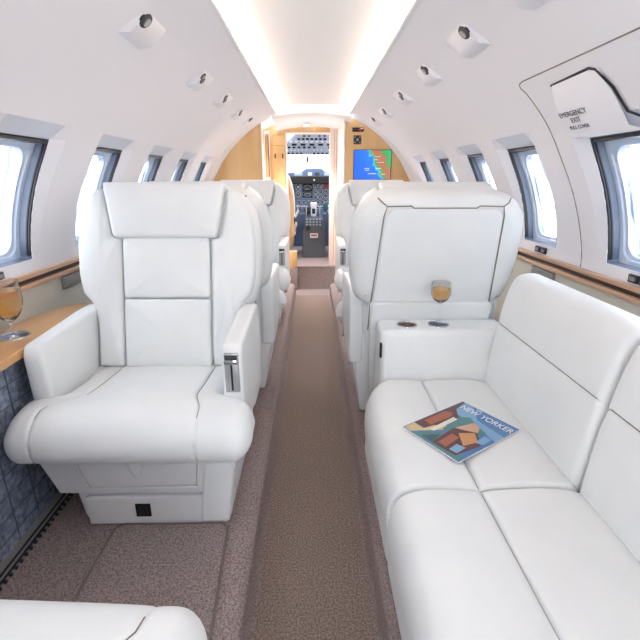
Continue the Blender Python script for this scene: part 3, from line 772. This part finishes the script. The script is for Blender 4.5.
sp = smooth_poly([(.655, .30), (.652, .41), (.63, .436), (.58, .445), (.52, .448), (.45, .444)], 3, closed=False) + [(.426, .4425), (.412, .438), (.406, .432), (.403, .424), (.400, .432), (.394, .438), (.380, .4425)] + smooth_poly([(.35, .445), (.28, .448), (.240, .442), (.206, .426), (.186, .388), (.180, .33), (.186, .26), (.19, .20), (.24, .17), (.40, .165), (.62, .165)], 4, closed=False)
def plan_far(x, y, z, y1=1.437, R=.12):
    if x < .30 and y > y1-R:
        e = min(1, (y-(y1-R))/R); x = x + (.30-x)/.147*R*.85*(1-math.sqrt(max(0, 1-e*e)))
    return x
for (a, b) in ((.853, 1.437), (.262, .849), (-.33, .258)):
    at_sofa(sweep('seat_cushion', sp, a, b, (.40, .33), .016, 'leather', sofa, plan=plan_far if b > 1 else None))
bp = smooth_poly([(.640, .40), (.641, .45), (.648, .55), (.656, .62), (.6615, .652)], 3, closed=False) + [(.668, .6575), (.6625, .663)] + smooth_poly([(.666, .70), (.678, .76), (.692, .805), (.712, .832), (.750, .840), (.785, .832), (.805, .80), (.83, .62), (.85, .40)], 4, closed=False)
for (a, b) in ((.866, 1.462), (.262, .858), (-.33, .254)):
    o = at_sofa(sweep('back_cushion', bp, a, b, (.74, .62), .024, 'leather', sofa))
arm = slab('armrest', round_poly([(.252, .175), (.252, .615), (.735, .615), (.735, .175)], .022, 5), 1.440, 1.630, .022, 0, lambda u, v, w: (u, w + max(0, v-.40)*.22*max(0, (1.63-w)/.19), v), 'leather', None, step=.03)
cups = ((.362, 1.557), (.482, 1.557))
for x, y in cups: cut_well(arm, x, y, .615, .034, .024)
at_sofa(arm); arm.parent = sofa
for (x, y), w_ in zip(cups, ('brown_metal', 'dark_metal')):
    add_cup(x-SO.x, y-SO.y, .615-SO.z, .034, arm, .022, w_)
at_sofa(tube('seat_seam', [(.403, y, .4265) for y in (.262, .849)], .0011, 'seam', sofa)); at_sofa(tube('seat_seam', [(.403, y, .4265) for y in (.856, 1.437)], .0011, 'seam', sofa))
for ya_, yb_ in ((.89, 1.44), (.28, .84)): at_sofa(tube('back_seam', [(.6665, ya_, .6575), (.6665, yb_, .6575)], .0011, 'seam', sofa))
lt = box('arm_latch', .246-SO.x, .253-SO.x, 1.455-SO.y, 1.475-SO.y, .52-SO.z, .575-SO.z, 'black', arm, r=.002)
b_ = box('base', .225, .84, -.33, 1.60, .1255, .175, 'plastic', sofa, r=.01); at_sofa(b_)
stemware('wine_glass', .186, .037, .106, .70, .482, 1.557, .615-.0195, 'tulip glass of golden wine in the cup holder of the sofa arm')

# magazine on the sofa
mg = empty('magazine', (.4315, 1.088, .4500), math.radians(-57.0)); tag(mg, 'glossy magazine with a blue city skyline cover lying on the sofa seat', 'magazine')
bm = bmesh.new(); add_box(bm, -.100, .100, -.134, .134, .001, .0045)
done(bm, 'pages', 'white', mg, smooth=False)
def cover_mat(n, c): 
    M[n] = mat(n, c, .28, coat=.3); return n
for n_, c_ in (('cv_blue', (72, 122, 176)), ('cv_lightblue', (128, 172, 208)), ('cv_teal', (70, 128, 128)), ('cv_navy', (48, 82, 104)), ('cv_maroon', (92, 52, 52)), ('cv_rust', (166, 92, 66)), ('cv_tan', (214, 190, 140)), ('cv_peach', (210, 164, 138)), ('cv_orange', (206, 148, 92)), ('cv_cream', (230, 226, 214))): cover_mat(n_, c_)
box('cover', -.100, .100, -.134, .134, .0045, .0056, 'cv_blue', mg)
# cover art: x to the right along the title, y up the page
art = [('cv_lightblue', [(-.100, .134), (-.100, .060), (.02, .045), (.100, .02), (.100, .06), (.0, .075), (-.06, .134)]),
       ('cv_maroon', [(-.098, .132), (-.098, -.09), (-.050, -.085), (-.040, .04), (-.078, .075), (-.09, .132)]),
       ('cv_rust', [(-.090, .035), (-.090, -.055), (-.062, -.06), (-.058, .03), (-.072, .05)]),
       ('cv_tan', [(-.098, -.090), (-.098, -.133), (-.072, -.133), (-.02, -.045), (-.03, -.02), (-.055, -.055), (-.060, -.092)]),
       ('cv_teal', [(-.066, -.133), (.098, -.133), (.098, -.112), (.045, -.112), (-.02, -.06)]),
       ('cv_teal', [(-.040, .048), (-.028, -.05), (.05, -.03), (.06, .035), (.01, .052), (-.02, .07)]),
       ('cv_cream', [(-.052, .03), (-.048, -.078), (-.034, -.078), (-.036, .03)]),
       ('cv_peach', [(.004, .052), (-.01, -.012), (.048, .012), (.03, .048)]),
       ('cv_maroon', [(-.012, -.018), (.0, -.125), (.078, -.12), (.090, -.03), (.045, .018)]),
       ('cv_rust', [(.005, -.045), (.01, -.11), (.038, -.11), (.030, -.045)]),
       ('cv_orange', [(.014, -.028), (.062, -.068), (.074, -.02), (.040, .010)]),
       ('cv_lightblue', [(.046, -.075), (.050, -.112), (.074, -.108), (.072, -.07)]),
       ('cv_navy', [(-.04, -.125), (-.01, -.075), (.0, -.125)]),
       ('cv_lightblue', [(.066, .02), (.070, -.03), (.090, -.02), (.088, .02)])]
for i, (m_, P_) in enumerate(art):
    bm = bmesh.new(); zb_ = .0056 + .00006*i
    lo = [bm.verts.new((x, y, zb_)) for x, y in P_]; hi = [bm.verts.new((x, y, zb_+.0001)) for x, y in P_]
    bm.faces.new(hi); bm.faces.new(lo[::-1])
    for k in range(len(P_)): bm.faces.new((lo[k], lo[(k+1) % len(P_)], hi[(k+1) % len(P_)], hi[k]))
    done(bm, 'cover_art', m_, mg, smooth=False)
text_mesh('NEW YORKER', .036, 'white', 'cover_title', mg, Matrix.Translation((.010, .102, .0067)), sx=.78, ext=.0002)
text_mesh('THE', .012, 'white', 'cover_title', mg, Matrix.Translation((-.03, .123, .0067)), ext=.0002)

# ------------------------------------------------------------ cockpit
bm = bmesh.new()
for s in (-1, 1):
    a = [bm.verts.new((s*x, y, z)) for x, y, z in ((.78, 4.64, .235), (.78, 6.3, .25), (.78, 6.3, 1.16), (.78, 5.2, 1.16), (.78, 4.64, 1.5))]
    bm.faces.new(a)
struct(done(bm, 'wall_cockpit_side', 'panelblue', smooth=False))
bm = bmesh.new(); bm.faces.new([bm.verts.new(q) for q in ((-.78, 4.64, 1.70), (.78, 4.64, 1.70), (.78, 5.05, 1.68), (-.78, 5.05, 1.68))])
struct(done(bm, 'ceiling_cockpit', 'liner', smooth=False))
struct(box('wall_cockpit_front', -.78, .78, 6.0, 6.03, .235, 1.10, 'panelblue'))
t = empty('overhead_panel', (0, 5.25, 1.52)); tag(t, 'pale blue overhead switch panel above the cockpit windshield', 'panel')
opm = lambda u, v, w: (u, (.24 - v)*.95 - .06 - w*.45, -.10 + v*.62 - w*.89)   # v 0..0.45 up and toward the cabin
slab('panel', round_poly([(-.42, .03), (-.30, -.01), (.30, -.01), (.42, .03), (.40, .16), (.13, .34), (-.15, .34), (-.27, .20), (-.40, .12)], .01), -.02, .004, .004, 0, opm, 'panellight', t, step=.06)
# rows of switches and annunciators
rnd = random.Random(3)
for row, (v, h_, w_, m_, n_) in enumerate(((.015, .022, .022, 'gauge', 14), (.07, .020, .012, 'mark', 16), (.112, .018, .030, 'gauge', 12), (.155, .024, .055, 'black', 7), (.20, .014, .03, 'mark', 9), (.24, .018, .032, 'gauge', 7), (.285, .014, .022, 'gauge', 6))):
    span = .70 if v < .17 else (.52 if v < .22 else .34)
    for i in range(n_):
        u = -span/2 + span*(i+.5)/n_
        if rnd.random() < .15: continue
        b2 = bmesh.new(); bmesh.ops.create_cube(b2, size=1)
        for q in b2.verts: q.co = Vector(opm(u + q.co.x*w_, v + q.co.y*h_, .007 + q.co.z*.008))
        done(b2, 'switch', m_, t, smooth=False)
t = empty('windshield_post', (.02, 5.72, 1.36)); tag(t, 'slim pale centre post of the cockpit windshield', 'post')
for xx, w_ in ((-.028, .010), (.010, .016), (.045, .008)): box('bar', xx-w_/2, xx+w_/2, -.02, .02, -.088, .22, 'panelgrey', t, r=.002)
t = empty('compass', (-.055, 5.55, 1.375)); tag(t, 'small black compass hanging left of the windshield post', 'compass')
box('housing', -.013, .013, -.012, .012, -.045, .02, 'black', t, r=.003); box('bracket', -.005, .005, -.006, .006, .02, .09, 'dark', t)
t = empty('glareshield', (0, 5.6, 1.13)); tag(t, 'black padded glareshield across the top of the instrument panel', 'glareshield')
slab('hood', round_poly([(-.72, -.055), (.72, -.055), (.70, .045), (-.70, .045)], .02), -.06, .06, .015, 0, lambda u, v, w: (u, -w, v), 'black', t, step=.08)
slab('coaming', round_poly([(-.34, .04), (.34, .04), (.30, .085), (.17, .095), (.12, .135), (-.07, .135), (-.13, .095), (-.30, .085)], .015), -.14, -.05, .01, 0, lambda u, v, w: (u, -w, v), 'panelblue', t, step=.05)
box('centre_lamp', .018, .034, -.064, -.058, -.012, .008, 'mark', t)
for x0, x1, m_ in ((-.22, -.12, 'panellight'), (.15, .25, 'panellight'), (-.05, -.0, 'mark'), (.04, .09, 'gauge')): box('selector', x0, x1, .045, .052, .05, .085, m_, t)
t = empty('instrument_panel', (0, 5.69, .60)); tag(t, 'blue grey instrument panel full of round gauges seen through the cockpit door', 'panel')
box('panel', -.72, .72, 0, .03, -.10, .472, 'panelblue', t, r=.004)
def gauge(x, z, r, kind=0):
    bm = bmesh.new(); add_cyl(bm, (x, -.003, z), (0, 1, 0), r, .012, 20); g = done(bm, 'gauge', 'gauge', t, ang=50)
    bm = bmesh.new()
    b2 = bmesh.new(); bmesh.ops.create_circle(b2, segments=20, radius=r*.98)
    pts = [(x+r*.96*math.cos(2*PI*k/16), -.0095, z+r*.96*math.sin(2*PI*k/16)) for k in range(17)]; b2.free()
    add_tube(bm, pts, r*.07, 5)
    a = rnd.random()*6; add_tube(bm, [(x, -.0105, z), (x+r*.7*math.cos(a), -.0105, z+r*.7*math.sin(a))], r*.06, 4)
    add_cyl(bm, (x, -.0098, z), (0, 1, 0), r*.12, .002, 8)
    done(bm, 'dial', 'mark', g)
def screen(x0, x1, z0, z1, m_='gauge', marks=True):
    g = box('display', x0, x1, -.008, .001, z0, z1, m_, t, r=.002)
    if marks:
        bm = bmesh.new(); cx, cz, w_, h_ = (x0+x1)/2, (z0+z1)/2, x1-x0, z1-z0
        add_tube(bm, [(cx+w_*.38*math.cos(a), -.0095, cz-h_*.1+h_*.4*math.sin(a)) for a in [PI*k/10 for k in range(11)]], .0022, 4)
        add_tube(bm, [(cx-w_*.3, -.0095, cz-h_*.2), (cx+w_*.3, -.0095, cz-h_*.2)], .0022, 4)
        done(bm, 'dial', 'mark', g)
gauge(-.175, .44, .038); bm = bmesh.new(); add_box(bm, -.187, -.163, -.0125, -.0105, .428, .452); done(bm, 'attitude_mark', 'mark', t)
screen(-.12, .005, .385, .485); gauge(-.175, .355, .032); screen(-.12, .005, .315, .375)
for r_ in range(3):
    for c_ in range(2): gauge(.045+.062*c_, .455-.068*r_, .027)
for r_ in range(4): gauge(.172, .455-.062*r_, .024) if r_ not in (0,) else box('warning_lights', .145, .215, -.008, .001, .43, .485, 'red', t, r=.002)
for x in (-.165, -.105, -.045, .015, .075, .135): gauge(x, .255, .023)
for r_ in range(3):
    for k in range(14):
        if rnd.random() < .85: box('button', -.20+.03*k, -.18+.03*k, -.008, .001, .20-.045*r_, .215-.045*r_, ('mark', 'gauge', 'panellight')[r_], t)
box('green_display', .14, .20, -.01, .001, .155, .225, 'green', t, r=.002)
for s in (-1, 1):
    for x in (.33, .43, .53, .63):
        for z in (.22, .34, .45): gauge(s*x, z, .036)
t = empty('centre_pedestal', (.02, 5.10, .25)); tag(t, 'dark grey centre console with levers between the pilot seats', 'console')
pm = bmesh.new(); A_ = [(-.14, 0, 0), (.14, 0, 0), (.13, -.02, .30), (.10, .04, .44), (-.10, .04, .44), (-.13, -.02, .30)]
f_ = [pm.verts.new(q) for q in A_]; g_ = [pm.verts.new(q) for q in ((-.14, .50, 0), (.14, .50, 0), (.13, .50, .32), (.10, .50, .50), (-.10, .50, .50), (-.13, .50, .32))]
pm.faces.new(f_); pm.faces.new(g_[::-1])
for i in range(6): pm.faces.new((f_[i], f_[(i+1) % 6], g_[(i+1) % 6], g_[i]))
bmesh.ops.bevel(pm, geom=pm.edges[:], offset=.008, segments=2, affect='EDGES'); done(pm, 'housing', 'panelgrey', t)
bm = bmesh.new(); add_cyl(bm, (-.072, -.005, .345), (0, 1, -.3), .030, .03, 24); done(bm, 'trim_wheel', 'black', t)
p_ = box('placard', -.045, .045, -.026, -.012, .235, .285, 'mark', t, r=.002); box('placard_stripe', -.035, .035, -.0275, -.0255, .255, .275, 'red', p_)
lv = box('throttle', -.035, .030, .10, .13, .47, .60, 'mark', t, r=.006); box('throttle_grip', -.040, .035, .085, .13, .585, .63, 'white', t, r=.008); box('throttle_slot', -.022, .016, .096, .099, .50, .56, 'black', t)
for x in (-.09, .07): box('lever', x-.006, x+.006, .12, .14, .46, .58, 'metal', t, r=.003); 
box('radio', -.11, .0, .20, .30, .49, .56, 'gauge', t, r=.003); box('radio', .02, .11, .22, .30, .49, .55, 'panelblue', t, r=.003)
for j in range(3):
    for i in range(5): box('button', -.09+.038*i, -.07+.038*i, .0+.012*j, .04, .375+.03*j, .39+.03*j, 'panellight', t)
def yoke(x, lab):
    t = empty('control_yoke', (x, 5.38, .74)); tag(t, lab, 'control yoke')
    tube('wheel', [(-.13, 0, .10), (-.14, 0, .03), (-.11, 0, -.03), (-.03, 0, -.05), (.03, 0, -.05), (.11, 0, -.03), (.14, 0, .03), (.13, 0, .10)], .016, 'white', t, 10)
    box('hub', -.04, .04, -.02, .03, -.08, -.01, 'panellight', t, r=.008)
    bm = bmesh.new(); add_cyl(bm, (0, .12, -.05), (0, 1, 0), .018, .21); done(bm, 'column', 'metal', t)
yoke(-.31, 'white control yoke left of the cockpit console'); yoke(.34, 'white control yoke right of the cockpit console')
def pilot_seat(x, lab):
    t = empty('pilot_seat', (x, 4.98, .25)); tag(t, lab, 'seat', 'cockpit seats')
    slab('backrest', smooth_poly([(-.20, .22), (.20, .22), (.235, .45), (.235, .70), (.19, .90), (.10, .96), (-.10, .96), (-.19, .90), (-.235, .70), (-.235, .45)], 3), -.06, .05, .04, .01, lambda u, v, w: (u, -.02-(v-.2)*.12 + w, v), 'seat_tan', t)
    slab('side_piping', smooth_poly([(-.21, .24), (.21, .24), (.245, .45), (.245, .70), (.20, .91), (.10, .975), (-.10, .975), (-.20, .91), (-.245, .70), (-.245, .45)], 3), .03, .055, .012, 0, lambda u, v, w: (u, -.02-(v-.2)*.12 + w, v), 'white', t)
    slab('cushion', round_poly([(-.22, -.02), (.22, -.02), (.22, .42), (-.22, .42)], .05), .14, .26, .03, .01, lambda u, v, w: (u, v, w), 'seat_tan', t)
    box('pedestal', -.15, .15, .02, .35, 0, .15, 'panelgrey', t, r=.01)
    s = 1 if x < 0 else -1
    tube('harness', [(s*.20, -.10, .60), (s*.24, -.06, .45), (s*.235, .02, .34), (s*.20, .10, .28)], .012, 'black', t)
    box('buckle', s*.235-.02, s*.235+.02, -.06, -.02, .33, .40, 'metal', t, r=.004)
    x0, x1 = sorted((s*.215, s*.262)); box('armrest', x0, x1, -.05, .22, .36, .41, 'seat_tan', t, r=.015)
pilot_seat(-.44, 'tan pilot seat at the left behind the cockpit doorway'); pilot_seat(.50, 'tan copilot seat behind the right side of the cockpit wall')
t = empty('step_cabinet', (-.215, 4.575, 0)); tag(t, 'small maple box at the left of the cockpit step with carpeted foot', 'cabinet')
box('carpet_base', -.055, .055, -.06, .06, .001, .234, 'carpet', t, r=.004); box('body', -.052, .050, -.055, .06, .235, .415, 'wood', t, r=.004)
